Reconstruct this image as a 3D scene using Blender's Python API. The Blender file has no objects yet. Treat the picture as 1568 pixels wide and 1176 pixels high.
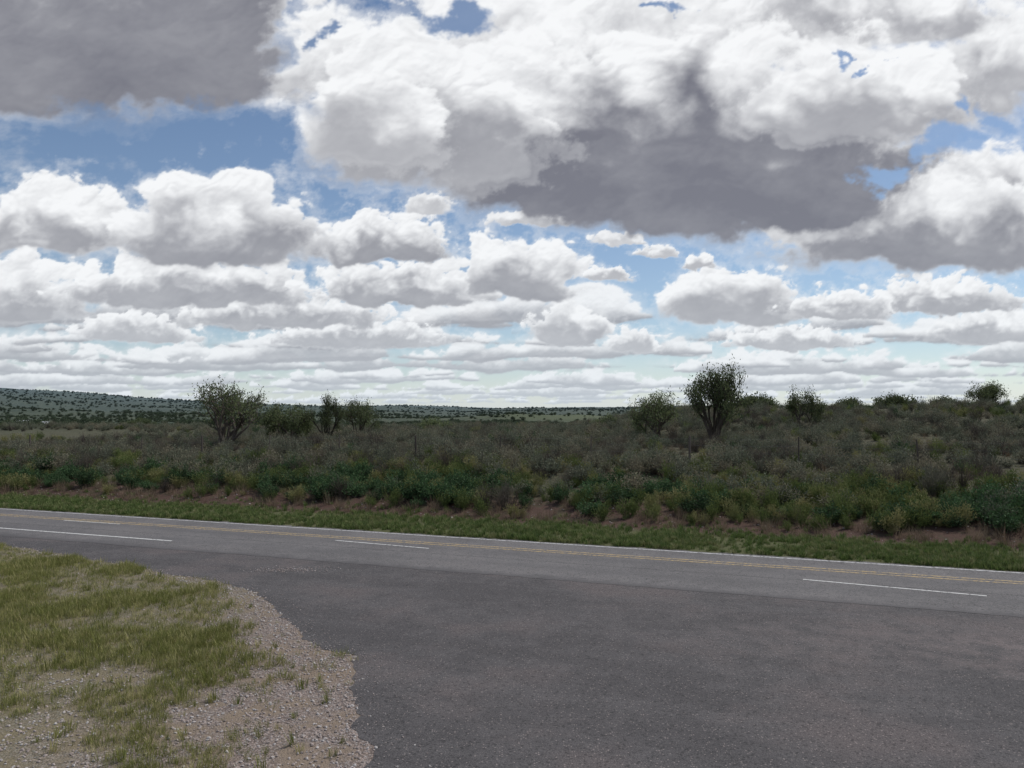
import bpy, math, random, time
import numpy as np
from mathutils import Vector
rng=np.random.default_rng(7); random.seed(7)
scene=bpy.context.scene
scene.view_settings.view_transform='Standard'; scene.view_settings.look='None'; scene.view_settings.exposure=0
SUN_EL=54; SUN_AZ=55
CAMH=3.7
#SKY
T0=time.time()
_g=np.random.default_rng(3); _an=_g.uniform(0,2*np.pi,4096); _GX=np.cos(_an).astype(np.float32); _GY=np.sin(_an).astype(np.float32)
def pn(x,y,seed=0):
    ix=np.floor(x).astype(np.int64); iy=np.floor(y).astype(np.int64); fx=(x-ix).astype(np.float32); fy=(y-iy).astype(np.float32)
    def hh(a,b):
        n=(a*374761393+b*668265263+seed*974711)&0xffffffff
        n=((n^(n>>13))*1274126177)&0xffffffff
        return ((n^(n>>16))&4095)
    u=fx*fx*fx*(fx*(fx*6-15)+10); v=fy*fy*fy*(fy*(fy*6-15)+10)
    def g(a,b,dx,dy):
        k=hh(a,b); return _GX[k]*dx+_GY[k]*dy
    a=g(ix,iy,fx,fy); b=g(ix+1,iy,fx-1,fy); c=g(ix,iy+1,fx,fy-1); d=g(ix+1,iy+1,fx-1,fy-1)
    return (a+(b-a)*u)+((c+(d-c)*u)-(a+(b-a)*u))*v
def pf(x,y,seed,o=5,g=.5):
    r=0;am=1.;tot=0;f=1.
    for i in range(o): r=r+am*pn(x*f+17.3*i,y*f-9.1*i,seed+i*7); tot+=am; am*=g; f*=2.03
    return r/tot*1.6
def bf(x,y,seed,o=6,g=.5):
    r=0;am=1.;tot=0;f=1.
    for i in range(o):
        n=pn(x*f+11.3*i,y*f-5.1*i,seed+i*5); r=r+am*(np.sqrt(n*n+.004)*2.6-.55); tot+=am; am*=g; f*=2.07
    return r/tot
def sst(a,b,v):
    q=np.clip((v-a)/(b-a),0,1); return q*q*(3-2*q)
azd=np.concatenate([np.arange(-180,-44,2.5),np.arange(-44,44.01,.078),np.arange(46,180.1,2.5)])
eld=np.concatenate([np.arange(-.6,31.5,.072),np.arange(32,45.1,1.)])
AZ,EL=np.meshgrid(np.radians(azd),np.radians(eld)); lim=math.radians(48)
AC=np.clip(AZ,-lim,lim); SX=np.tan(AC)+(AZ-AC)*1.6; TY=np.tan(EL)/np.cos(AC)
nrw,ncl=SX.shape
RGB=np.zeros((nrw,ncl),np.float32); ALP=np.zeros((nrw,ncl),np.float32)
def over(sl,L,a):
    RGB[sl]=L*a+RGB[sl]*(1-a); ALP[sl]=a+ALP[sl]*(1-a)
def cumulus(cx,cy,rx,ry,kb=.25,dk=.40,seed=0,soft=.13,top=.86,amp=.62,opa=1.,rag=0.):
    cx/=100;cy/=100;rx/=100;ry/=100
    a0=math.degrees(math.atan(cx-rx*1.5))
    c0=max(0,np.searchsorted(azd,a0)-1); c1=min(ncl,np.searchsorted(azd,math.degrees(math.atan(cx+rx*1.5)))+1)
    e0=math.degrees(math.atan((cy-ry*.6)*.6)) ; e1=math.degrees(math.atan(cy+ry*1.6))
    r0=max(0,np.searchsorted(eld,min(e0,e0))-1); r1=min(nrw,np.searchsorted(eld,e1)+2)
    if c1-c0<3 or r1-r0<3: return
    sl=(slice(r0,r1),slice(c0,c1)); s=SX[sl]; t=TY[sl]
    sz=min(max(ry,.03),.15); f=1.7/sz
    w1=pf(s*f*.6,t*f*.8,seed+50,5); w2=pf(s*f*.6+9,t*f*.8+4,seed+80,5)
    s2=s+w1*sz*.55; t2=t+w2*sz*.28
    dx=(s2-cx)/rx; dy=(t2-cy)/ry
    dyy=np.where(dy>0,dy,-dy*(3.2+.6/ max(ry*4,.3)))
    e=1-np.sqrt(dx*dx+dyy*dyy)
    e=np.where(e>0,e*ry/sz,e*ry/sz*.9) if ry>sz else e
    bb=bf(s*f*.8+w1*.3,t*f*1.0+w2*.3,seed,7)
    bl=bf(s*f*.8+w1*.3,t*f*1.0+w2*.3,seed,3)
    fr=pf(s*f*2.2,t*f*2.8,seed+31,7,.64)
    ampv=amp*(.45+.55*sst(-.15,.25,dy))
    D=e*1.15+bb*ampv+fr*(.16+rag)
    al=sst(0,soft+.10*np.clip(fr,-.5,1)+.26*sst(.2,-.1,dy),D)
    al=np.maximum(al,.26*sst(-.22,.12,D+fr*.30+w1*.10))
    dT=np.gradient(t,axis=0); dS=np.gradient(s,axis=1)
    Ds=e*1.15+bf(s*f*.8+w1*.3,t*f*1.0+w2*.3,seed,5,.45)*ampv
    rel=np.tanh((-np.gradient(Ds,axis=0)/dT*.85+np.gradient(Ds,axis=1)/dS*.35)*sz*.20)
    rel2=np.tanh((-np.gradient(bl,axis=0)/dT*.85+np.gradient(bl,axis=1)/dS*.35)*sz*.22)
    loc=np.sqrt(np.clip(1-dx*dx,.05,1))
    rh=dy/loc+(bb*.22+bl*.32)*(sz/ry)**.5+fr*.10+w1*.12
    dark=sst(kb+.44,kb-.18,rh)*sst(-.05,.6,D+.1)
    body=sst(.2,1.,D)
    L=top-(top-dk)*dark-.07*body*(1-dark)
    L=L+(rel*.11+rel2*.055)*(1-.84*dark)+fr*.045*(1-.4*dark)+bl*.07*(1-.5*dark)+w1*.06*dark+w2*.04
    L=L+.06*(1-sst(.0,.3,D))*dark*sst(.05,.35,dy)
    over(sl,np.clip(L,.19,.97),al*opa)
bases=[.012,.017,.023,.030,.038,.047,.057,.068,.080,.093,.108,.125]
for k,tb in enumerate(bases):
    r1=np.searchsorted(eld,math.degrees(math.atan(tb*3+.05))); sl=(slice(0,r1),slice(0,ncl)); s=SX[sl]; t=TY[sl]
    H=tb*.46+.004; f=.30/H; sd=500+k*23
    cov=pf(s*f*.60+k*7,t*0+k*3.3,sd,3); cov2=pf(s*1.6+3,t*0+k*.5,77,2)
    tbv=tb+pf(s*f*.4,t*0+k*1.7,sd+5,2)*tb*.22
    hgt=H*np.clip(.38+cov*1.7+cov2*.7-(.18 if k>7 else -.12),-.6,1.6)
    w1=pf(s*f*2,t*f*3,sd+44,3)
    bb=bf(s*f*1.6+w1*.3,t*f*2.3+w1*.2,sd+9,6); fr=pf(s*f*5,t*f*8,sd+3,5,.6)
    dy=(t-tbv)/H
    D=np.where(dy>0,(hgt/H-dy),(hgt/H+dy*6))+bb*1.05+fr*.34
    D=D-np.where(hgt<0,.6,0)
    al=sst(0,.24+.15*sst(.1,-.1,dy),D)
    al=np.maximum(al,.22*sst(-.3,.15,D))
    gt=np.gradient(D,axis=0)/np.gradient(t,axis=0); rel=np.tanh(-gt*H*.20)
    rh=dy/np.maximum(hgt/H,.25)+bb*.35+fr*.15
    dark=sst(.62,.02,rh); dkv=.45-.06*min(1,tb/.12)
    L=.92-(.92-dkv)*dark+rel*.12*(1-.5*dark)+fr*.05
    over(sl,np.clip(L,.3,.95),al*.95)
C=[(62,9.5,9,4.2,.3,.45),(16,8.2,4.2,3,.25,.5),(8,9.7,6.5,5,.28,.45),(-49,9.5,9,3.8,.3,.48),(36,8.5,10,3,.3,.48),(-20,8.8,14,3.2,.35,.46),
   (28,12.5,11.2,7.6,.22,.42),(-64,13,9,9,.26,.42),(-30,11.5,16,4,.3,.42),(56,13.5,12,4.6,.26,.42),(43,12.5,8,4,.26,.45),(-42,14.5,20,6.5,.28,.40),(-14,14.5,14,6,.3,.38),(1,15.8,10,8.2,.25,.38),
   (12.5,17.2,3.6,2.,.3,.5),(19,20.3,3.2,1.6,.3,.55),(24,18.6,2.6,1.9,.3,.5),(14,22,4,1.4,.3,.6),
   (-17,20.2,11,6.6,.26,.34),(-60,22.3,13,10,.18,.38),(-38,21.5,14.5,11.5,.26,.32),(-11,26.3,3.6,2.6,.2,.6),(3,24.5,7,1.8,.3,.55),
   (62,27,14,9,.2,.42),(55,20.5,26,12,.30,.29),
   (54,38,13,13,.10,.5),(63,42,12,16,.12,.45),
   (14,46,42,16,.10,.5),(46,50,22,12,.2,.45),(-24,43,9,15,.12,.5),
   (4,36,14,16,.22,.33),(22,28.3,39,24,.46,.225),(-11,34,17,18,.20,.38),(-18,35,10,17,.10,.48),(45,38,15,14,.12,.42),
   (-56,46.5,30,32,.46,.26)]
for i,(a,b,c,d,e_,f_) in enumerate(C): cumulus(a,b,c,d,e_,f_,seed=100+i*13,top=.93,rag=.14 if d>15 else .03,soft=.24 if b>26 else .14)
P1=pf(SX*7,TY*9,901,6,.62)*.08; P2=pf(SX*7+5,TY*9+3,931,6,.62)*.06
def gap(cx,cy,rx,ry): return sst(1.3,.5,np.sqrt(((SX+P1*1.3-cx/100)/rx*100)**2+((TY+P2-cy/100)/ry*100)**2))
gp=np.zeros_like(SX)
for g_ in [(-10,51.5,5.5,1.8),(43.3,46.6,1.1,1.6),(50,32,4,1.5),(56,35.5,3.0,2.6),(58.5,40.8,1.6,1.4),(63,38,3,2.4),(22,53.5,3,.8),(47.5,44,1.2,.7),(-23,50,1.5,1.5)]: gp=np.maximum(gp,gap(*g_))
gp=np.maximum(gp,gap(-47,38.5,19,2.6)*.8)
ALP*=1-gp*.92; RGB*=1-gp*.92
wf=pf(SX*9,TY*16,701,7,.62)+pf(SX*2.2,TY*3.5,733,2)*.8
wa=sst(.30,.95,wf)*.42*sst(.6,.3,TY)
RGB[:]=RGB+(1-ALP)*wa*.80; ALP[:]=ALP+(1-ALP)*wa
bk=sst(math.radians(44),math.radians(52),np.abs(AZ)); bc=sst(-.15,.2,pf(AZ*3,EL*5,811,4))*bk*.85
RGB[:]=RGB+(1-ALP)*bc*.75; ALP[:]=ALP+(1-ALP)*bc
Lc=RGB/np.maximum(ALP,1e-4)
hz_=np.exp(-np.maximum(TY,0)/.045)*.58
hz2=np.exp(-np.maximum(TY,0)/.16)*.18
hc=np.array([.64,.74,.83])
col=np.stack([Lc*.975,Lc*.985,Lc*.955+.042],-1)
A2=ALP*.985
pm=col*A2[...,None]
for hh_ in (hz2,hz_):
    pm=pm*(1-hh_[...,None])+hc*hh_[...,None]; A2=A2*(1-hh_)+hh_
colf=pm/np.maximum(A2,1e-4)[...,None]
RD=15000.
vx=np.stack([np.sin(AZ)*np.cos(EL),np.cos(AZ)*np.cos(EL),np.sin(EL)],-1).reshape(-1,3)*RD
i,j=np.meshgrid(np.arange(nrw-1),np.arange(ncl-1),indexing='ij')
fc=np.stack([i*ncl+j,(i+1)*ncl+j,(i+1)*ncl+j+1,i*ncl+j+1],-1).reshape(-1,4).astype(np.int32)
me=bpy.data.meshes.new('sky'); me.vertices.add(len(vx)); me.vertices.foreach_set('co',vx.astype(np.float32).ravel())
me.loops.add(fc.size); me.loops.foreach_set('vertex_index',fc.ravel()); me.polygons.add(len(fc)); me.polygons.foreach_set('loop_start',np.arange(0,fc.size,4,dtype=np.int32))
me.update(calc_edges=True)
at=me.color_attributes.new('cloud','FLOAT_COLOR','POINT')
cc=np.concatenate([colf.reshape(-1,3),A2.reshape(-1,1)],1).astype(np.float32); at.data.foreach_set('color',cc.ravel())
skm=bpy.data.materials.new('cloud_cover'); skm.use_nodes=True; nt=skm.node_tree; nt.nodes.clear(); skm.cycles.emission_sampling='NONE'
an=nt.nodes.new('ShaderNodeAttribute'); an.attribute_name='cloud'; em=nt.nodes.new('ShaderNodeEmission'); tr=nt.nodes.new('ShaderNodeBsdfTransparent'); ms=nt.nodes.new('ShaderNodeMixShader'); mo=nt.nodes.new('ShaderNodeOutputMaterial')
nt.links.new(an.outputs['Color'],em.inputs[0]); nt.links.new(an.outputs['Alpha'],ms.inputs[0]); nt.links.new(tr.outputs[0],ms.inputs[1]); nt.links.new(em.outputs[0],ms.inputs[2]); nt.links.new(ms.outputs[0],mo.inputs[0])
me.materials.append(skm)
skyo=bpy.data.objects.new('sky',me); scene.collection.objects.link(skyo)
w=bpy.data.worlds.new("World"); scene.world=w; w.use_nodes=True; nt=w.node_tree
w.cycles.sampling_method='NONE'
bg=nt.nodes['Background']
sk=nt.nodes.new('ShaderNodeTexSky'); sk.sky_type='NISHITA'; sk.sun_disc=False
sk.sun_elevation=math.radians(SUN_EL); sk.sun_rotation=math.radians(SUN_AZ); sk.altitude=600; sk.air_density=1.0; sk.dust_density=.4; sk.ozone_density=2.0
nt.links.new(sk.outputs[0],bg.inputs[0]); bg.inputs[1].default_value=.095
print('sky time',time.time()-T0)
#ENDSKY
# ------------------------------------------------------------ node helper
class S:
    def __init__(s,nt,sock): s.nt=nt; s.k=sock
    def _m(s,op,b=None,c=None,rev=False,clamp=False):
        n=s.nt.nodes.new('ShaderNodeMath'); n.operation=op; n.use_clamp=clamp
        args=[s,b] if not rev else [b,s]
        if c is not None: args.append(c)
        for i,a in enumerate(args):
            if a is None: continue
            if isinstance(a,S): s.nt.links.new(a.k,n.inputs[i])
            else: n.inputs[i].default_value=float(a)
        return S(s.nt,n.outputs[0])
    def __add__(s,o): return s._m('ADD',o)
    __radd__=__add__
    def __sub__(s,o): return s._m('SUBTRACT',o)
    def __rsub__(s,o): return s._m('SUBTRACT',o,rev=True)
    def __mul__(s,o): return s._m('MULTIPLY',o)
    __rmul__=__mul__
    def __truediv__(s,o): return s._m('DIVIDE',o)
    def max(s,o): return s._m('MAXIMUM',o)
    def min(s,o): return s._m('MINIMUM',o)
    def exp(s): return s._m('EXPONENT')
    def ss(s,a,b,lo=0.,hi=1.):
        n=s.nt.nodes.new('ShaderNodeMapRange'); n.interpolation_type='SMOOTHSTEP'
        s.nt.links.new(s.k,n.inputs[0])
        if a>b: a,b,lo,hi=b,a,hi,lo
        for i,v in zip((1,2,3,4),(a,b,lo,hi)): n.inputs[i].default_value=v
        return S(s.nt,n.outputs[0])
def comb(nt,x,y,z=0.):
    n=nt.nodes.new('ShaderNodeCombineXYZ')
    for i,a in enumerate((x,y,z)):
        if isinstance(a,S): nt.links.new(a.k,n.inputs[i])
        else: n.inputs[i].default_value=a
    return S(nt,n.outputs[0])
def sep(nt,v):
    n=nt.nodes.new('ShaderNodeSeparateXYZ'); nt.links.new(v.k,n.inputs[0]); return [S(nt,o) for o in n.outputs]
def noise(nt,v,scale,detail=4,rough=.5,dim='3D',col=False):
    n=nt.nodes.new('ShaderNodeTexNoise'); n.noise_dimensions=dim
    if v is not None: nt.links.new(v.k,n.inputs['Vector'])
    n.inputs['Scale'].default_value=scale; n.inputs['Detail'].default_value=detail; n.inputs['Roughness'].default_value=rough
    return S(nt,n.outputs['Color' if col else 'Fac'])
def voro(nt,v,scale,out='Distance',feat='F1',dim='3D',rnd=1.):
    n=nt.nodes.new('ShaderNodeTexVoronoi'); n.voronoi_dimensions=dim; n.feature=feat
    if v is not None: nt.links.new(v.k,n.inputs['Vector'])
    n.inputs['Scale'].default_value=scale; n.inputs['Randomness'].default_value=rnd
    return S(nt,n.outputs[out])
def vm(nt,op,a,b):
    n=nt.nodes.new('ShaderNodeVectorMath'); n.operation=op
    for i,q in enumerate((a,b)):
        if isinstance(q,S): nt.links.new(q.k,n.inputs[i])
        elif q is not None: n.inputs[i].default_value=q
    return S(nt,n.outputs['Value' if op in('DOT_PRODUCT','LENGTH','DISTANCE') else 'Vector'])
def mix(nt,f,a,b,mode='MIX'):
    n=nt.nodes.new('ShaderNodeMix'); n.data_type='RGBA'; n.blend_type=mode
    if isinstance(f,S): nt.links.new(f.k,n.inputs[0])
    else: n.inputs[0].default_value=f
    for i,q in ((6,a),(7,b)):
        if isinstance(q,S): nt.links.new(q.k,n.inputs[i])
        else: n.inputs[i].default_value=(*q,1) if len(q)==3 else q
    return S(nt,n.outputs[2])
def grey(nt,v): return comb(nt,v,v,v)
def newmat(name,rough=.9):
    m=bpy.data.materials.new(name); m.use_nodes=True; nt=m.node_tree
    b=nt.nodes['Principled BSDF']; b.inputs['Roughness'].default_value=rough
    b.inputs['Specular IOR Level'].default_value=.2
    return m,nt,b
def objpos(nt):
    g=nt.nodes.new('ShaderNodeNewGeometry'); return S(nt,g.outputs['Position'])
def bump(nt,b,h,strength,dist):
    n=nt.nodes.new('ShaderNodeBump'); n.inputs['Strength'].default_value=strength; n.inputs['Distance'].default_value=dist
    nt.links.new(h.k,n.inputs['Height']); nt.links.new(n.outputs[0],b.inputs['Normal'])
# sun
sl=bpy.data.lights.new('sun','SUN'); sl.energy=3.3; sl.angle=math.radians(4); sl.color=(1,.95,.88)
so=bpy.data.objects.new('sun',sl); scene.collection.objects.link(so)
e=math.radians(SUN_EL); a=math.radians(SUN_AZ)
sd=Vector((math.sin(a)*math.cos(e),math.cos(a)*math.cos(e),math.sin(e)))
so.rotation_euler=sd.to_track_quat('Z','Y').to_euler(); so.location=(0,0,60)
# camera
cam=bpy.data.cameras.new('camera'); co=bpy.data.objects.new('camera',cam); scene.collection.objects.link(co)
cam.sensor_width=36; cam.lens=27.2; cam.clip_end=30000; cam.clip_start=.1
co.location=(0,0,CAMH); co.rotation_euler=(math.radians(92.03),0,0); scene.camera=co
# ------------------------------------------------------------ terrain
def h2(ix,iy,seed):
    n=(ix.astype(np.int64)*374761393+iy.astype(np.int64)*668265263+seed*974711)&0xffffffff
    n=((n^(n>>13))*1274126177)&0xffffffff
    return ((n^(n>>16))&0xffff)/65535.
def vn(x,y,seed=0):
    ix=np.floor(x); iy=np.floor(y); fx=x-ix; fy=y-iy
    fx=fx*fx*(3-2*fx); fy=fy*fy*(3-2*fy)
    a=h2(ix,iy,seed);b=h2(ix+1,iy,seed);c=h2(ix,iy+1,seed);dd=h2(ix+1,iy+1,seed)
    return (a*(1-fx)+b*fx)*(1-fy)+(c*(1-fx)+dd*fx)*fy
def fbm(x,y,seed=0,o=4):
    r=0;am=.5;f=1
    for i in range(o): r=r+am*vn(x*f+i*13.7,y*f-i*7.1,seed+i); am*=.5; f*=2.
    return r/(1-.5**o)
def ss(a,b,v): return sst(a,b,v)
def V(x,y): return .352*x+.936*y
def U(x,y): return .936*x-.352*y
def Hf(x,y):
    x=np.asarray(x,float); y=np.asarray(y,float)
    v=V(x,y); r=np.hypot(x,y); azd_=np.degrees(np.arctan2(x,y))
    nn=fbm(x/14,y/14,3)-.5; n2=fbm(x/3,y/3,9)-.5
    vv=v+(fbm(x/5,y/5,21,3)-.5)*2.0
    h=.4*ss(24.4,27.5,vv)+.7*ss(27,34,vv)+.35*ss(34,60,v)
    h=h+(nn*.9*ss(28,45,v)+n2*.22*ss(24.5,28,v))
    h=h-.45*ss(-8,-24,x)*ss(27,40,v)
    right=ss(4,26,x)*ss(-5,12,azd_)
    h=h+2.5*right*ss(34,85,v)*(1-ss(110,260,r))
    h=h-5.0*ss(75,230,v)*ss(60,200,r)
    T=np.interp(azd_,[-180,-60,-40,-33.5,-30,-26,-22,-18,-12,0,12,30,60,180],[.01,.02,.026,.0262,.0225,.017,.0135,.010,.0075,.005,.006,.006,.008,.01])
    rid=T*np.minimum(r,2600)*ss(500,2100,r)
    h=h+np.where(v>30,rid+5.0*ss(600,1500,r)+(fbm(x/260,y/260,5)-.5)*26*ss(250,900,r)*(1-.45*ss(1500,2600,r)),0)
    h=h+4.*np.exp(-((x-25)/70)**2-((y-640)/60)**2)
    return np.where(v<24.2,0,h)
rad=np.concatenate([[0.0],np.geomspace(1,14,24),np.linspace(14.5,60,120),np.geomspace(61,400,90),np.geomspace(410,9000,110)])
naz=900
th=np.linspace(-np.pi,np.pi,naz,endpoint=False)
TH=th-0.55*np.sin(th)
R,A=np.meshgrid(rad[1:],TH,indexing='ij')
X=R*np.sin(A); Y=R*np.cos(A); Z=Hf(X,Y)
verts=np.concatenate([[[0,0,0]],np.stack([X.ravel(),Y.ravel(),Z.ravel()],1)])
nr=len(rad)-1
i,j=np.meshgrid(np.arange(nr-1),np.arange(naz),indexing='ij')
j2=(j+1)%naz
faces=np.stack([1+i*naz+j,1+(i+1)*naz+j,1+(i+1)*naz+j2,1+i*naz+j2],-1).reshape(-1,4)[:,::-1]
fl=faces.tolist()+[[0,1+jj,1+(jj+1)%naz] for jj in range(naz)]
def mkobj(name,verts,faces,mats,smooth=False,mi=None,link=True):
    me=bpy.data.meshes.new(name); me.from_pydata([tuple(q) for q in np.asarray(verts).tolist()],[],faces); 
    for m in mats: me.materials.append(m)
    if mi is not None: me.polygons.foreach_set('material_index',np.array(mi,dtype=np.int32))
    if smooth: me.polygons.foreach_set('use_smooth',np.ones(len(me.polygons),dtype=bool))
    me.update()
    o=bpy.data.objects.new(name,me)
    if link: scene.collection.objects.link(o)
    return o
m,nt,b=newmat('ground_mat',.95)
P=objpos(nt)
px,py,pz=sep(nt,P)
vv=px*.352+py*.936
nL=noise(nt,P,.35,4,.6); nM=noise(nt,P,1.6,5,.65); nF=noise(nt,P,9,5,.7)
vw=vv+(nM-.5)*1.6+(nL-.5)*1.2
vcs=sep(nt,voro(nt,P,42,'Color')); vd=voro(nt,P,42)
grav=mix(nt,vcs[0],(.13,.105,.095),(.36,.29,.255))
grav=mix(nt,vcs[1].ss(.6,.9)*.6,grav,(.34,.33,.32))
grav=mix(nt,vd.ss(.35,.7)*.7,grav,(.09,.07,.06))
dirt=mix(nt,nF,(.15,.115,.085),(.27,.215,.165))
near=mix(nt,nM.ss(.44,.6),grav,dirt)
near=mix(nt,(px*-1.-py*.12+nM*2.).ss(3.,6.)*.4,near,(.13,.13,.05))
verge=mix(nt,nF,(.06,.075,.028),(.11,.105,.05))
red=mix(nt,nF,(.040,.024,.019),(.115,.068,.052))
red=mix(nt,(voro(nt,P,7,'Distance')).ss(.2,.05)*.4,red,(.15,.10,.08))
red=mix(nt,nM.ss(.5,.62)*.6,red,(.055,.055,.03))
shrubf=mix(nt,nF,(.045,.045,.026),(.105,.098,.06))
dots=noise(nt,P,.12,5,.75); dots2=noise(nt,P,.012,4,.65)
farc=mix(nt,dots.ss(.42,.6),(.042,.058,.036),(.074,.086,.052))
farc=mix(nt,dots2.ss(.45,.62)*.6,farc,(.038,.052,.036))
c=mix(nt,vw.ss(23.6,24.6),verge,red)
c=mix(nt,vv.ss(20.3,20.6),near,c)
c=mix(nt,vw.ss(26.6,28.5),c,shrubf)
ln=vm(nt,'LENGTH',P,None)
c=mix(nt,ln.ss(70,220),c,farc)
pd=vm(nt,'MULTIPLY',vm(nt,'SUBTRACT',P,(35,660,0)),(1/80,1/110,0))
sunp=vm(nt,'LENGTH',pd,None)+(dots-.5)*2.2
c=mix(nt,sunp.ss(1.0,.4)*.35,c,(.12,.14,.055))  # distant sunlit patch, its light painted into the ground colour
c=mix(nt,ln.ss(250,3500)*.9,c,(.10,.145,.17))  # aerial haze painted into the ground colour, stronger with distance
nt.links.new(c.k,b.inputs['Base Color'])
bump(nt,b,nF*.5+vd*-.25,.9,.05)
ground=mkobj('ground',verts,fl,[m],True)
# ------------------------------------------------------------ asphalt
edge=[(-14.65,22.0),(-11.95,20.3),(-9.72,19.07),(-8.03,17.9),(-6.46,17.0),(-5.41,16.15),(-4.57,15.0),(-3.75,13.6),(-3.17,12.45),(-2.37,11.85),(-2.19,11.15),(-2.15,10.5),(-1.92,9.6),(-1.66,8.85),(-1.40,8.15),(-.9,6.3),(0,3),(1,-4),(1.5,-30)]
ed=[]
pre=[(.936*u_+.352*15.5,-.352*u_+.936*15.5) for u_ in (-420,-300,-200,-120,-60,-35)]
allp=pre+edge
for k in range(len(allp)-1):
    p0=np.array(allp[k]);p1=np.array(allp[k+1]); L=np.linalg.norm(p1-p0)
    n=max(1,int(min(L/.08,400))) if k>=5 else 20
    for q in range(n): ed.append(p0+(p1-p0)*q/n)
ed.append(np.array(allp[-1])); ed=np.array(ed)
jit=(fbm(ed[:,0]*2.2,ed[:,1]*2.2,50,4)-.5)*.34+(rng.random(len(ed))-.5)*.05
ed[:,0]+=jit; ed[:,1]+=jit*.6
poly=[(p[0],p[1],.004) for p in ed]
vtop=17.0
poly+= [(90,-30,.004),( .936*420+.352*vtop,-.352*420+.936*vtop,.004),(.936*-420+.352*vtop,.352*420+.936*vtop,.004)]
def asphalt(name,dark,light,red_amt,rd):
    m,nt,b=newmat(name,.85); P=objpos(nt)
    px,py,pz=sep(nt,P)
    f=noise(nt,P,70,3,.8); f2=sep(nt,voro(nt,P,38,'Color'))[0]; f3=voro(nt,P,38)
    l=noise(nt,P,.35,5,.6); mm=noise(nt,P,2.5,5,.65)
    uu=px*.936-py*.352; vv=px*.352+py*.936
    st=noise(nt,comb(nt,uu*.05,vv*1.6),1.,4,.6)
    c=mix(nt,(l*.45+mm*.3+st*.25).ss(.42,.58),dark,light)
    c=mix(nt,(l.ss(.48,.66)*red_amt),c,rd)
    c=mix(nt,f.ss(.3,.75),mix(nt,.45,c,(.01,.01,.01)),mix(nt,.14,c,(.6,.55,.52)))
    c=mix(nt,f2.ss(.86,.93)*f3.ss(.45,.25)*.6,c,(.34,.29,.27))
    c=mix(nt,f2.ss(.14,.05)*.55,c,(.02,.02,.02))
    wn=sep(nt,noise(nt,P,1.3,4,.6,'3D',True))
    ce=voro(nt,comb(nt,uu*.8+wn[0]*1.1,vv+wn[1]*1.1),.16,feat='DISTANCE_TO_EDGE',dim='2D')
    c=mix(nt,ce.ss(.0042,.0015)*l.ss(.42,.54)*.22,c,(.022,.021,.022))
    return m,nt,b,c,P,f,uu,vv,mm,l
m,nt,b,c,P,f,uu,vv,mm,l=asphalt('driveway_asphalt',(.048,.046,.050),(.084,.080,.084),.6,(.112,.088,.086))
vwv=vv+(mm-.5)*1.4
wash=vwv.ss(12.2,13.4)*vwv.ss(15.8,14.4)*(uu.ss(-4,6))
c=mix(nt,wash*(mm.ss(.35,.65))*.4,c,(.22,.175,.165))
c=mix(nt,vwv.ss(9.2,9.9)*vwv.ss(11.2,10.4)*uu.ss(3,7)*mm.ss(.4,.6)*.3,c,(.20,.16,.15))
nt.links.new(c.k,b.inputs['Base Color']); bump(nt,b,f,.6,.01)
apron=mkobj('driveway_pavement',poly,[list(range(len(poly)))],[m])
m,nt,b,c,P,f,uu,vv,mm,l=asphalt('highway_asphalt',(.118,.115,.117),(.165,.160,.161),.25,(.165,.15,.146))
for vc_ in (17.6,19.0): c=mix(nt,(((vv-vc_)*(vv-vc_)*-9.).exp())*.3,c,(.095,.093,.095))
sw_=vv+(mm-.5)*.06
c=mix(nt,(((sw_-18.25)*(sw_-18.25)*-1500.).exp())*mm.ss(.35,.5)*.6,c,(.035,.035,.038))
c=mix(nt,(vv+(mm-.5)*.5).ss(16.9,16.35)*.7,c,(.080,.076,.078))
nt.links.new(c.k,b.inputs['Base Color']); bump(nt,b,f,.5,.008)
def strip(v0,v1,u0,u1,z,n=1):
    vs=[];fs=[]
    for k in range(n+1):
        u_=u0+(u1-u0)*k/n
        for v_ in (v0,v1): vs.append((.936*u_+.352*v_,-.352*u_+.936*v_,z))
    for k in range(n): fs.append([2*k,2*k+2,2*k+3,2*k+1])
    return vs,fs
us=np.linspace(-70,60,1300); us=np.concatenate([[-420],us,[420]])
vs=[];fs=[]
for k,u_ in enumerate(us):
    e0=16.35+(vn(np.array(u_*.8),np.array(0.),5)-.5)*.1+(vn(np.array(u_*6),np.array(0.),6)-.5)*.06; e1=20.98+(vn(np.array(u_*1.6),np.array(3.),8)-.5)*.14+(vn(np.array(u_*7),np.array(3.),8)-.5)*.08
    for v_ in (e0,e1): vs.append((.936*u_+.352*v_,-.352*u_+.936*v_,.008))
for k in range(len(us)-1): fs.append([2*k,2*k+2,2*k+3,2*k+1])
mkobj('highway',vs,fs,[m])
def paint(name,col,wear):
    m,nt,b=newmat(name,.7); P=objpos(nt); n=noise(nt,P,14,5,.75)
    c=mix(nt,n.ss(wear,wear+.12),(.14,.135,.135),col); nt.links.new(c.k,b.inputs['Base Color']); return m
wp=paint('white_paint',(.50,.50,.50),.40); yp=paint('yellow_paint',(.42,.31,.15),.43); wd=paint('white_paint_dash',(.60,.60,.58),.37)
vs,fs=strip(20.72,20.82,-300,300,.012); mkobj('road_edge_line',vs,fs,[wp])
vs,fs=strip(19.42,19.52,-300,300,.012); v2,f2=strip(19.66,19.76,-300,300,.012)
mkobj('yellow_centre_line',vs+v2,fs+[[4+i for i in f2[0]]],[yp])
vs,fs=strip(17.32,17.42,-200,-16.9,.012); mkobj('road_edge_line',vs,fs,[wd])
vs=[];fs=[]
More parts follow.
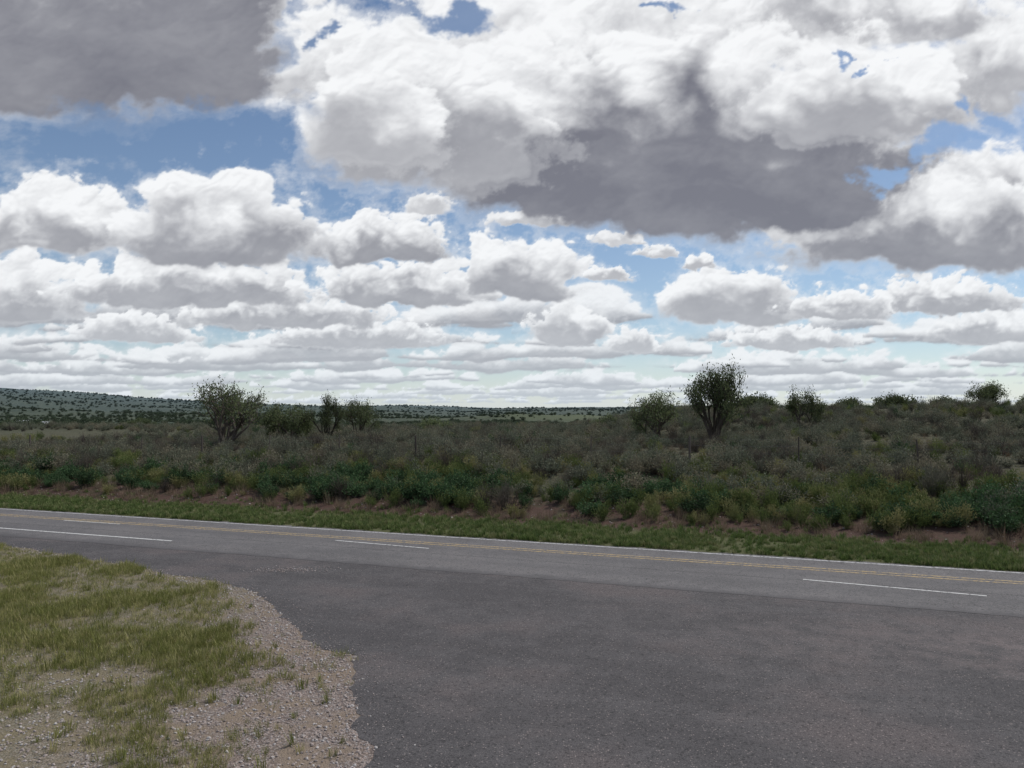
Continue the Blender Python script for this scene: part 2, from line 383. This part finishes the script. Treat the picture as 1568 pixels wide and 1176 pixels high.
for (x0,y0,x1,y1) in [(-15.2,26.4,-12.85,25.5),(-5.05,22.3,-2.24,21.0),(6.4,17.15,9.5,15.62),(-26.5,30.6,-24.2,29.8),(18.5,12.2,21.4,11.0)]:
    dx,dy=np.array([x1-x0,y1-y0])/math.hypot(x1-x0,y1-y0)*.035; k=len(vs)
    vs+=[(x0+dy,y0-dx,.012),(x1+dy,y1-dx,.012),(x1-dy,y1+dx,.012),(x0-dy,y0+dx,.012)]; fs.append([k,k+1,k+2,k+3])
mkobj('lane_dash_line',vs,fs,[wd])
# ------------------------------------------------------------ foliage
def leafmat(name,c0,c1,c2=None,trans=.25,haze=0):
    m,nt,b=newmat(name,.8)
    g=nt.nodes.new('ShaderNodeNewGeometry'); r=S(nt,g.outputs['Random Per Island'])
    oi=nt.nodes.new('ShaderNodeObjectInfo'); orr=S(nt,oi.outputs['Random'])
    c=mix(nt,r,c0,c1)
    if c2: c=mix(nt,orr.ss(.45,.95)*.8,c,c2)
    c=mix(nt,1.,c,grey(nt,.7+orr*.6),'MULTIPLY')
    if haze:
        ln=vm(nt,'LENGTH',S(nt,g.outputs['Position']),None); c=mix(nt,ln.ss(250,3000)*haze,c,(.10,.145,.17))  # bluish distance haze painted into the leaf colour
    nt.links.new(c.k,b.inputs['Base Color'])
    if trans>0:
        tr=nt.nodes.new('ShaderNodeBsdfTranslucent'); nt.links.new(c.k,tr.inputs[0])
        ms=nt.nodes.new('ShaderNodeMixShader'); ms.inputs[0].default_value=trans
        nt.links.new(b.outputs[0],ms.inputs[1]); nt.links.new(tr.outputs[0],ms.inputs[2])
        nt.links.new(ms.outputs[0],nt.nodes['Material Output'].inputs[0])
    return m
bark=leafmat('bark',(.06,.048,.04),(.11,.09,.075),trans=0)
M_sage=leafmat('sage_leaf',(.115,.132,.085),(.22,.235,.165),(.18,.155,.105))
M_green=leafmat('green_leaf',(.035,.075,.030),(.080,.140,.058))
M_weed=leafmat('weed_leaf',(.085,.125,.035),(.175,.21,.07),(.22,.195,.09))
M_dry=leafmat('dry_stem',(.15,.115,.075),(.28,.22,.15),(.13,.09,.065))
M_brown=leafmat('brown_twig',(.09,.075,.06),(.18,.15,.12),(.12,.12,.085))
M_mesq=leafmat('mesquite_leaf',(.075,.098,.045),(.16,.19,.09),trans=.35)
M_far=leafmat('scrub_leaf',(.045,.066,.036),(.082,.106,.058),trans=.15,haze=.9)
M_gr=leafmat('verge_grass',(.075,.13,.032),(.165,.215,.07),(.19,.18,.09))
M_gy=leafmat('shoulder_grass',(.125,.155,.035),(.26,.27,.085),(.34,.30,.15))
M_st=leafmat('gravel_stone',(.16,.13,.115),(.38,.32,.29),(.33,.32,.31),trans=0)
class MB:
    def __init__(s): s.v=[];s.f=[];s.m=[]
    def leaf(s,p,dr,l,w_,mi,r):
        dr=dr/ (np.linalg.norm(dr)+1e-9); sd_=np.cross(dr,r.normal(size=3)); sd_/=np.linalg.norm(sd_)+1e-9
        k=len(s.v); s.v+=[p-sd_*w_*.25,p+dr*l*.5-sd_*w_*.5,p+dr*l,p+dr*l*.5+sd_*w_*.5]; s.f.append([k,k+1,k+2,k+3]); s.m.append(mi)
    def tube(s,p0,p1,r0,r1,mi,n=5):
        d_=p1-p0; d_=d_/(np.linalg.norm(d_)+1e-9); a_=np.cross(d_,[.3,.9,.2]); a_/=np.linalg.norm(a_)+1e-9; b_=np.cross(d_,a_); k=len(s.v)
        for (p,r_) in ((p0,r0),(p1,r1)):
            for q in range(n):
                an=2*math.pi*q/n; s.v.append(p+(a_*math.cos(an)+b_*math.sin(an))*r_)
        for q in range(n): s.f.append([k+q,k+(q+1)%n,k+n+(q+1)%n,k+n+q]); s.m.append(mi)
    def obj(s,name,mats,link=False): return mkobj(name,s.v,s.f,mats,mi=s.m,link=link)
def shrub(name,r,h,wd_,nst,nl,ll,lw,mats,up=.5,twig=.006):
    mb=MB()
    lob=[(r.uniform(-1,1,2)*wd_*.35,r.uniform(.65,1.1)) for _ in range(5)]
    for i in range(nst):
        lo,hs=lob[r.integers(5)]
        p=np.array([lo[0]*.5+r.normal()*.05,lo[1]*.5+r.normal()*.05,0.]); an=r.uniform(0,2*math.pi); sp=r.uniform(0,1)**.6
        tip=np.array([lo[0]+math.cos(an)*sp*wd_*.42,lo[1]+math.sin(an)*sp*wd_*.42,h*hs*(1-.45*sp*sp)*r.uniform(.65,1.08)])
        mid=(p+tip)/2+np.array([0,0,h*.08])+r.normal(size=3)*.03
        mb.tube(p,mid,twig,twig*.7,0,3); mb.tube(mid,tip,twig*.7,twig*.3,0,3)
        for k in range(nl):
            tt=r.uniform(.25,1.02); q_=(1-tt)**2*p+2*tt*(1-tt)*mid+tt*tt*tip
            q_=q_+r.normal(size=3)*ll*.6
            dr=(tip-p)/np.linalg.norm(tip-p)*up+r.normal(size=3)*(1-up)
            mb.leaf(q_,dr,ll*r.uniform(.6,1.3),lw*r.uniform(.7,1.3),1,r)
    return mb.obj(name,mats)
def tuft(name,r,h,sp,nb,w_,mat):
    mb=MB()
    for i in range(nb):
        an=r.uniform(0,6.283); rr=r.uniform(0,1)*sp; p=np.array([math.cos(an)*rr,math.sin(an)*rr,0.]); an+=r.normal()*.7
        ln_=r.uniform(.05,.6)*h; hh=h*r.uniform(.45,1.1); o_=np.array([math.cos(an),math.sin(an),0.]); sd_=np.array([-math.sin(an),math.cos(an),0.])*w_*.5
        mp=p+o_*ln_*.35+np.array([0,0,hh*.6]); tp_=p+o_*ln_+np.array([0,0,hh]); k=len(mb.v)
        mb.v+=[p-sd_,p+sd_,mp+sd_*.8,mp-sd_*.8,tp_]; mb.f+=[[k,k+1,k+2,k+3],[k+3,k+2,k+4]]; mb.m+=[0,0]
    return mb.obj(name,[mat])
def stone(name,r):
    import bmesh
    bm=bmesh.new(); bmesh.ops.create_icosphere(bm,subdivisions=1,radius=1)
    for vtx in bm.verts: vtx.co=Vector((vtx.co.x*1.2,vtx.co.y*.9,vtx.co.z*.65))*float(r.uniform(.75,1.15))
    me=bpy.data.meshes.new(name); bm.to_mesh(me); bm.free(); me.materials.append(M_st)
    return bpy.data.objects.new(name,me)
def scatter(name,pts,scl,protos,tilt=.08,zs=None):
    n=len(pts)
    col=bpy.data.collections.new(name+'_parts')
    for p in protos: col.objects.link(p)
    me=bpy.data.meshes.new(name); me.from_pydata(np.asarray(pts).tolist(),[],[])
    rot=np.stack([rng.normal(size=n)*tilt,rng.normal(size=n)*tilt,rng.uniform(0,6.283,n)],1).astype(np.float32)
    sc=np.stack([scl,scl,scl*(zs if zs is not None else rng.uniform(.8,1.25,n))],1).astype(np.float32)
    at=me.attributes.new('rot','FLOAT_VECTOR','POINT'); at.data.foreach_set('vector',rot.ravel())
    at=me.attributes.new('scl','FLOAT_VECTOR','POINT'); at.data.foreach_set('vector',sc.ravel())
    at=me.attributes.new('idx','INT','POINT'); at.data.foreach_set('value',rng.integers(0,len(protos),n).astype(np.int32))
    o=bpy.data.objects.new(name,me); scene.collection.objects.link(o)
    g=bpy.data.node_groups.new(name+'_gn','GeometryNodeTree')
    g.interface.new_socket('Geometry',in_out='INPUT',socket_type='NodeSocketGeometry'); g.interface.new_socket('Geometry',in_out='OUTPUT',socket_type='NodeSocketGeometry')
    gi=g.nodes.new('NodeGroupInput'); go=g.nodes.new('NodeGroupOutput'); ip=g.nodes.new('GeometryNodeInstanceOnPoints'); ci=g.nodes.new('GeometryNodeCollectionInfo')
    ci.inputs['Collection'].default_value=col; ci.inputs['Separate Children'].default_value=True; ci.inputs['Reset Children'].default_value=True
    def na(nm,ty):
        q=g.nodes.new('GeometryNodeInputNamedAttribute'); q.data_type=ty; q.inputs['Name'].default_value=nm; return q.outputs['Attribute']
    er=g.nodes.new('FunctionNodeEulerToRotation')
    L_=g.links.new
    L_(gi.outputs[0],ip.inputs['Points']); L_(ci.outputs[0],ip.inputs['Instance']); ip.inputs['Pick Instance'].default_value=True
    L_(na('idx','INT'),ip.inputs['Instance Index']); L_(na('rot','FLOAT_VECTOR'),er.inputs[0]); L_(er.outputs[0],ip.inputs['Rotation']); L_(na('scl','FLOAT_VECTOR'),ip.inputs['Scale'])
    L_(ip.outputs[0],go.inputs[0])
    md=o.modifiers.new('scatter','NODES'); md.node_group=g
    return o
def uvpts(n,u0,u1,v0,v1,dens=None):
    u_=rng.uniform(u0,u1,n); v_=rng.uniform(v0,v1,n); x_=.936*u_+.352*v_; y_=-.352*u_+.936*v_
    k=(y_>2)&(np.abs(x_)<y_*.78+3)
    if dens is not None: k&=rng.random(n)<dens(x_,y_,u_,v_)
    x_=x_[k];y_=y_[k]
    return np.stack([x_,y_,Hf(x_,y_)],1)
R_=np.random.default_rng(11)
sage=[shrub(f'sagebrush_part_{i}',R_,.75,1.1,60,14,.085,.028,[bark,M_sage],.55) for i in range(4)]
green=[shrub(f'green_bush_part_{i}',R_,.7,1.0,55,22,.08,.04,[bark,M_green],.35) for i in range(3)]
weed=[shrub(f'weed_part_{i}',R_,.7,.8,45,16,.085,.026,[M_weed,M_weed],.7) for i in range(3)]
twg=[shrub(f'twiggy_shrub_part_{i}',R_,.95,1.0,80,6,.09,.012,[M_brown,M_brown],.7,.007) for i in range(3)]
dry=[tuft(f'dry_grass_part_{i}',R_,.6,.25,40,.010,M_dry) for i in range(3)]
def clump(sc,seed,lo=.08): return lambda x_,y_,u_,v_: np.clip((fbm(x_/sc,y_/sc,seed,3)-.42)*5,lo,1)
p=np.concatenate([uvpts(6500,-60,50,27.4,75,clump(5,31,.3)),uvpts(9000,-170,150,75,200,clump(14,32,.25))]); scatter('sagebrush',p,rng.uniform(.5,1.25,len(p))*(1+.35*ss(70,180,p[:,1])),sage)
p=np.concatenate([uvpts(1300,-55,35,25.8,30,clump(3,41,.15)),uvpts(900,-60,50,30,80,lambda a,b_,c_,d_:clump(6,42)(a,b_,c_,d_)*.5)]); scatter('green_bush',p,rng.uniform(.4,1.2,len(p)),green)
p=np.concatenate([uvpts(1100,-60,40,25.2,27.6,clump(2,54)),uvpts(3600,-60,40,27.0,34,clump(4,51,.2)),uvpts(3500,-70,50,34,80,clump(9,52)),uvpts(2500,-150,120,80,200,clump(14,53))]); scatter('weeds',p,rng.uniform(.3,1.0,len(p)),weed)
p=np.concatenate([uvpts(2900,-60,50,26,75,clump(4,61)),uvpts(1000,-120,110,75,160,clump(14,62))]); scatter('twiggy_shrub',p,rng.uniform(.5,1.25,len(p)),twg)
p=np.concatenate([uvpts(9000,-60,50,27,60,clump(3,71)),uvpts(900,-50,40,24.4,27.0)]); scatter('dry_grass',p,rng.uniform(.2,.9,len(p)),dry,.25)
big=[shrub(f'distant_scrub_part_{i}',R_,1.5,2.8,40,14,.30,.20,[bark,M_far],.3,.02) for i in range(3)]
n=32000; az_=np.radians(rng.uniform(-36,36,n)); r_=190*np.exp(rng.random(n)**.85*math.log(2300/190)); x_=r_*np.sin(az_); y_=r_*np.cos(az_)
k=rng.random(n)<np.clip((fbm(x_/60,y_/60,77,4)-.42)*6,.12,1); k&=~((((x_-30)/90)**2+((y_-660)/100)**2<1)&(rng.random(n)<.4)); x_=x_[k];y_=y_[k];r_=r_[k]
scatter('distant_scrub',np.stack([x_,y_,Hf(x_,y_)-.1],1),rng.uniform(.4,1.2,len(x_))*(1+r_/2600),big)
gv=[tuft(f'verge_grass_part_{i}',R_,.13,.10,30,.012,M_gr) for i in range(3)]
p=uvpts(42000,-60,30,21.0,25.6,lambda a,b_,u_,v_:np.clip((fbm(a/1.2,b_/1.2,81,3)-.33)*4,.3,1)*(1-.93*ss(23.2+(fbm(a/3,b_/3,82,3)-.5)*2.6,25.0,v_)))
scatter('verge_grass',p,rng.uniform(.4,1.35,len(p))*(.7+.6*fbm(p[:,0]/2,p[:,1]/2,83,2)),gv)
def edgedist(x_,y_):
    E=ed[(ed[:,1]>2)&(ed[:,0]>-40)][::2]; out=np.empty(len(x_)); 
    for c0 in range(0,len(x_),4000):
        dx=x_[c0:c0+4000,None]-E[None,:,0]; dy=y_[c0:c0+4000,None]-E[None,:,1]; out[c0:c0+4000]=np.sqrt((dx*dx+dy*dy).min(1))
    return out
def leftof(x_,y_):
    E=ed[(ed[:,0]>-60)]; o_=np.argsort(E[:,1]); ex=np.interp(y_,E[o_,1],E[o_,0]); return x_<ex
n=80000; y_=rng.uniform(6.5,24,n); x_=-rng.uniform(1.2,19,n)
k=leftof(x_,y_)&(x_>-y_*.72-1)&(V(x_,y_)<15.4); x_=x_[k];y_=y_[k]; dd=edgedist(x_,y_)
nz=fbm(x_/.9,y_/.9,91,4)
wid=np.interp(y_,[8,11,14,16.5,18,22],[1.5,1.3,.9,.3,.1,.05])
far=ss(9.5,14,y_-x_*.05)
dens=ss(wid*.5,wid*1.6,dd+(nz-.5)*.8)*(far*1.0+(1-far)*ss(.45,.60,nz)*.8)+.03
k=rng.random(len(x_))<np.clip(dens,0,1)*(.12+.18*far+(.88-.2*far)*ss(.36,.58,nz)); xs=x_[k];ys=y_[k]
gs=[tuft(f'shoulder_grass_part_{i}',R_,.13,.11,18,.006,M_gy) for i in range(4)]
scatter('shoulder_grass',np.stack([xs,ys,0*xs],1),rng.uniform(.3,1.1,len(xs))*(.8+.35*far[k])*(.5+.9*nz[k]),gs,.2)
nw=260; wxs=-rng.uniform(1.5,9,nw); wys=rng.uniform(7.5,19,nw); k2=leftof(wxs,wys)&(edgedist(wxs,wys)>.25)
gsw=[tuft(f'roadside_weed_part_{i}',R_,.20,.09,26,.009,M_gy) for i in range(3)]
scatter('roadside_weed',np.stack([wxs[k2],wys[k2],0*wxs[k2]],1),rng.uniform(.3,1.0,int(k2.sum())),gsw,.15)
k=rng.random(len(x_))<np.clip(1.-dens*.8,0.05,1)*.7*(1-.5*ss(14,18,y_))+.35*(dd<.4)
st=[stone(f'gravel_part_{i}',R_) for i in range(4)]
xs=x_[k];ys=y_[k]
q=rng.integers(0,len(ed),2500); E=ed[q]; off=np.abs(rng.normal(size=2500))*.3
spx=E[:,0]+off; spy=E[:,1]-off*.3; kk=(spy>6)&(spx>-14)
u_=rng.uniform(-2,16,1500); v_=13.6+rng.normal(size=1500)*.9; wx_=.936*u_+.352*v_; wy_=-.352*u_+.936*v_
q3=rng.normal(size=(220,2))*np.array([.5,.16]); 
bu=rng.uniform(-45,30,900); bv=rng.uniform(24.2,27.5,900); bx_=.936*bu+.352*bv; by_=-.352*bu+.936*bv
P3=np.concatenate([np.stack([xs,ys,0*xs+.004],1),np.stack([spx[kk],spy[kk],0*spx[kk]+.008],1),np.stack([wx_,wy_,0*wx_+.007],1),np.stack([-5.2+q3[:,0],18.2+q3[:,1],0*q3[:,0]+.01],1),np.stack([bx_,by_,Hf(bx_,by_)],1)])
scatter('gravel',P3,np.concatenate([rng.uniform(.007,.024,len(xs)),rng.uniform(.004,.013,int(kk.sum())),rng.uniform(.003,.009,len(wx_)),rng.uniform(.006,.02,220),rng.uniform(.01,.045,900)]),st,.3)
# ------------------------------------------------------------ mesquite trees
def tree(name,x0,y0,h,wd_,seed,ntr=2,dens=1.,lean=0.,trunk=.22):
    r=np.random.default_rng(seed); mb=MB()
    sx=wd_/h
    def br(p,dr,ln_,rd,dep):
        d1=dr+r.normal(size=3)*.12; d1/=np.linalg.norm(d1)
        pm=p+d1*ln_*.5; d2=d1+r.normal(size=3)*.2+np.array([0,0,.06]); d2/=np.linalg.norm(d2); pe=pm+d2*ln_*.5
        mb.tube(p,pm,rd,rd*.85,0,5 if dep<3 else 3); mb.tube(pm,pe,rd*.85,rd*.62,0,5 if dep<3 else 3)
        if dep>=2:
            tw=r.random()
            for _ in range(int((6 if dep<=3 else 20)*dens*(.25 if tw<.3 else 1.25))):
                tt=r.random(); q_=(p+(pe-p)*tt)+r.normal(size=3)*.10
                dl=r.normal(size=3); dl[2]-=.5; mb.leaf(q_,dl,r.uniform(.06,.13),r.uniform(.025,.05),1,r)
        if dep>=5: return
        nb=r.integers(2,4) if dep>0 else r.integers(3,5)
        for k_ in range(nb):
            an=r.uniform(0,6.283); sp=r.uniform(.45,.95)
            nd=d2*1.0+np.array([math.cos(an)*sp*sx*1.25,math.sin(an)*sp*sx*1.25,r.uniform(-.1,.3)]); nd/=np.linalg.norm(nd)
            br(pe if k_<2 else pm,nd,ln_*r.uniform(.62,.86),rd*.6,dep+1)
    for k_ in range(ntr):
        an=r.uniform(0,6.283)
        br(np.array([math.cos(an)*.12,math.sin(an)*.12,-.2]),np.array([math.cos(an)*.45*sx+lean,math.sin(an)*.4,1.]),h*trunk,h*.017+.012,0)
    v_=np.array(mb.v); s_=h/np.percentile(v_[:,2],99.7); wx=np.percentile(v_[:,0],98)-np.percentile(v_[:,0],2); v_[:,2]*=s_
    v_[:,0]*=wd_/wx*.95; v_[:,1]*=wd_/wx*.95
    mb.v=list(v_)
    o=mb.obj(name,[bark,M_mesq],True); o.location=(x0,y0,float(Hf(x0,y0))-.05); return o
def hz(x_,y_): return float(Hf(x_,y_))
for (tx,top,D_,wpx,nt_,de,sd_,tk_) in [(-37.5,3.9,55,86,4,.38,1,.2),(-30,1.0,60,72,3,.6,2,.2),(-24,2.3,60,48,3,.4,3,.2),(-20,1.7,62,55,3,.45,4,.2),(18.3,2.6,55,66,4,.38,5,.2),(26,6.1,50,74,4,.42,36,.14),
        (37.5,3.1,56,50,3,.5,7,.2),(62,3.9,75,50,3,.55,8,.2),(49.5,2.2,86,62,3,.7,9,.2),(31.5,1.5,80,55,3,.75,10,.2),(-48,-.9,170,30,3,1.6,11,.2),(-10,-.8,90,45,3,.7,12,.2),(12,-1.,85,40,3,.7,13,.2),(56,2.0,88,40,3,.6,14,.2),(66.5,2.4,84,40,3,.6,15,.2),(44.,1.8,86,35,3,.6,16,.2)]:
    X0=tx/100*D_; ht=CAMH+top/100*D_-hz(X0,D_)
    tree('mesquite_tree',X0,D_,max(ht,1.5),wpx/1185*D_,sd_*17,nt_,de,trunk=tk_)
# ------------------------------------------------------------ fence
fb=MB(); post_m=leafmat('fence_post_wood',(.06,.05,.042),(.12,.10,.085),trans=0); wire_m=leafmat('fence_wire',(.14,.13,.125),(.2,.19,.18),trans=0)
prev=None
for k_,u_ in enumerate(np.arange(-60,52,4.6)):
    v_=35.5; X0=.936*u_+.352*v_; Y0=-.352*u_+.936*v_; g_=hz(X0,Y0); ln_=rng.normal(size=2)*.04
    hh=1.4+rng.normal()*.06; r0=.055 if k_%3==0 else .032
    b0=np.array([X0,Y0,g_-.2]); t0=np.array([X0+ln_[0],Y0+ln_[1],g_+hh]); fb.tube(b0,(b0+t0)/2,r0,r0*.97,0,8); fb.tube((b0+t0)/2,t0,r0*.97,r0*.9,0,8)
    kk_=len(fb.v); fb.v.append(t0+np.array([0,0,.01])); 
    for q in range(8): fb.f.append([kk_,kk_-8+q,kk_-8+(q+1)%8]); fb.m.append(0)
    if prev is not None:
        for f_ in (.35,.55,.75,.93):
            a_=prev[0]+(prev[1]-prev[0])*f_; c_=b0+(t0-b0)*f_; mid=(a_+c_)/2-np.array([0,0,.02]); fb.tube(a_,mid,.003,.003,1,3); fb.tube(mid,c_,.003,.003,1,3)
    prev=(b0,t0)
fb.obj('barbed_wire_fence',[post_m,wire_m],True)
# ------------------------------------------------------------ distant farm sheds
def shed(x0,y0,w_,l_,h_):
    wall,ntw,bw=newmat('shed_wall',.6); Pn=objpos(ntw); cc=mix(ntw,noise(ntw,Pn,3,3,.6),(.6,.6,.58),(.75,.75,.74)); ntw.links.new(cc.k,bw.inputs['Base Color'])
    roof,ntw,br_=newmat('shed_roof',.5); Pn=objpos(ntw); cc=mix(ntw,noise(ntw,Pn,3,3,.6),(.45,.46,.48),(.6,.61,.63)); ntw.links.new(cc.k,br_.inputs['Base Color'])
    dr_,ntw,bd=newmat('shed_door',.6); bd.inputs['Base Color'].default_value=(.07,.07,.08,1)
    e_=bpy.data.objects.new('farm_shed',None); scene.collection.objects.link(e_); e_.location=(x0,y0,hz(x0,y0)+1.0); e_.rotation_euler=(0,0,.25)
    a_,b_=w_/2,l_/2; rh=h_*1.35
    wv=[(-a_,-b_,-3),(a_,-b_,-3),(a_,b_,-3),(-a_,b_,-3),(-a_,-b_,h_),(a_,-b_,h_),(a_,b_,h_),(-a_,b_,h_),(-a_,0,rh),(a_,0,rh)]
    o1=mkobj('walls',wv,[[0,1,5,4],[2,3,7,6],[1,2,6,9,5],[3,0,4,8,7]],[wall]); o1.parent=e_
    k_=.3; o2=mkobj('roof',[(-a_-k_,-b_-k_,h_-.05),(a_+k_,-b_-k_,h_-.05),(a_+k_,0,rh+.08),(-a_-k_,0,rh+.08),(a_+k_,b_+k_,h_-.05),(-a_-k_,b_+k_,h_-.05)],[[0,1,2,3],[3,2,4,5]],[roof]); o2.parent=e_
    o3=mkobj('door',[(-.8,-b_-.03,0),(.8,-b_-.03,0),(.8,-b_-.03,h_*.75),(-.8,-b_-.03,h_*.75)],[[0,1,2,3]],[dr_]); o3.parent=e_
shed(-190,300,4.5,3,2.4); shed(-181,300,2.6,3,2.0)
print('total',time.time()-T0)
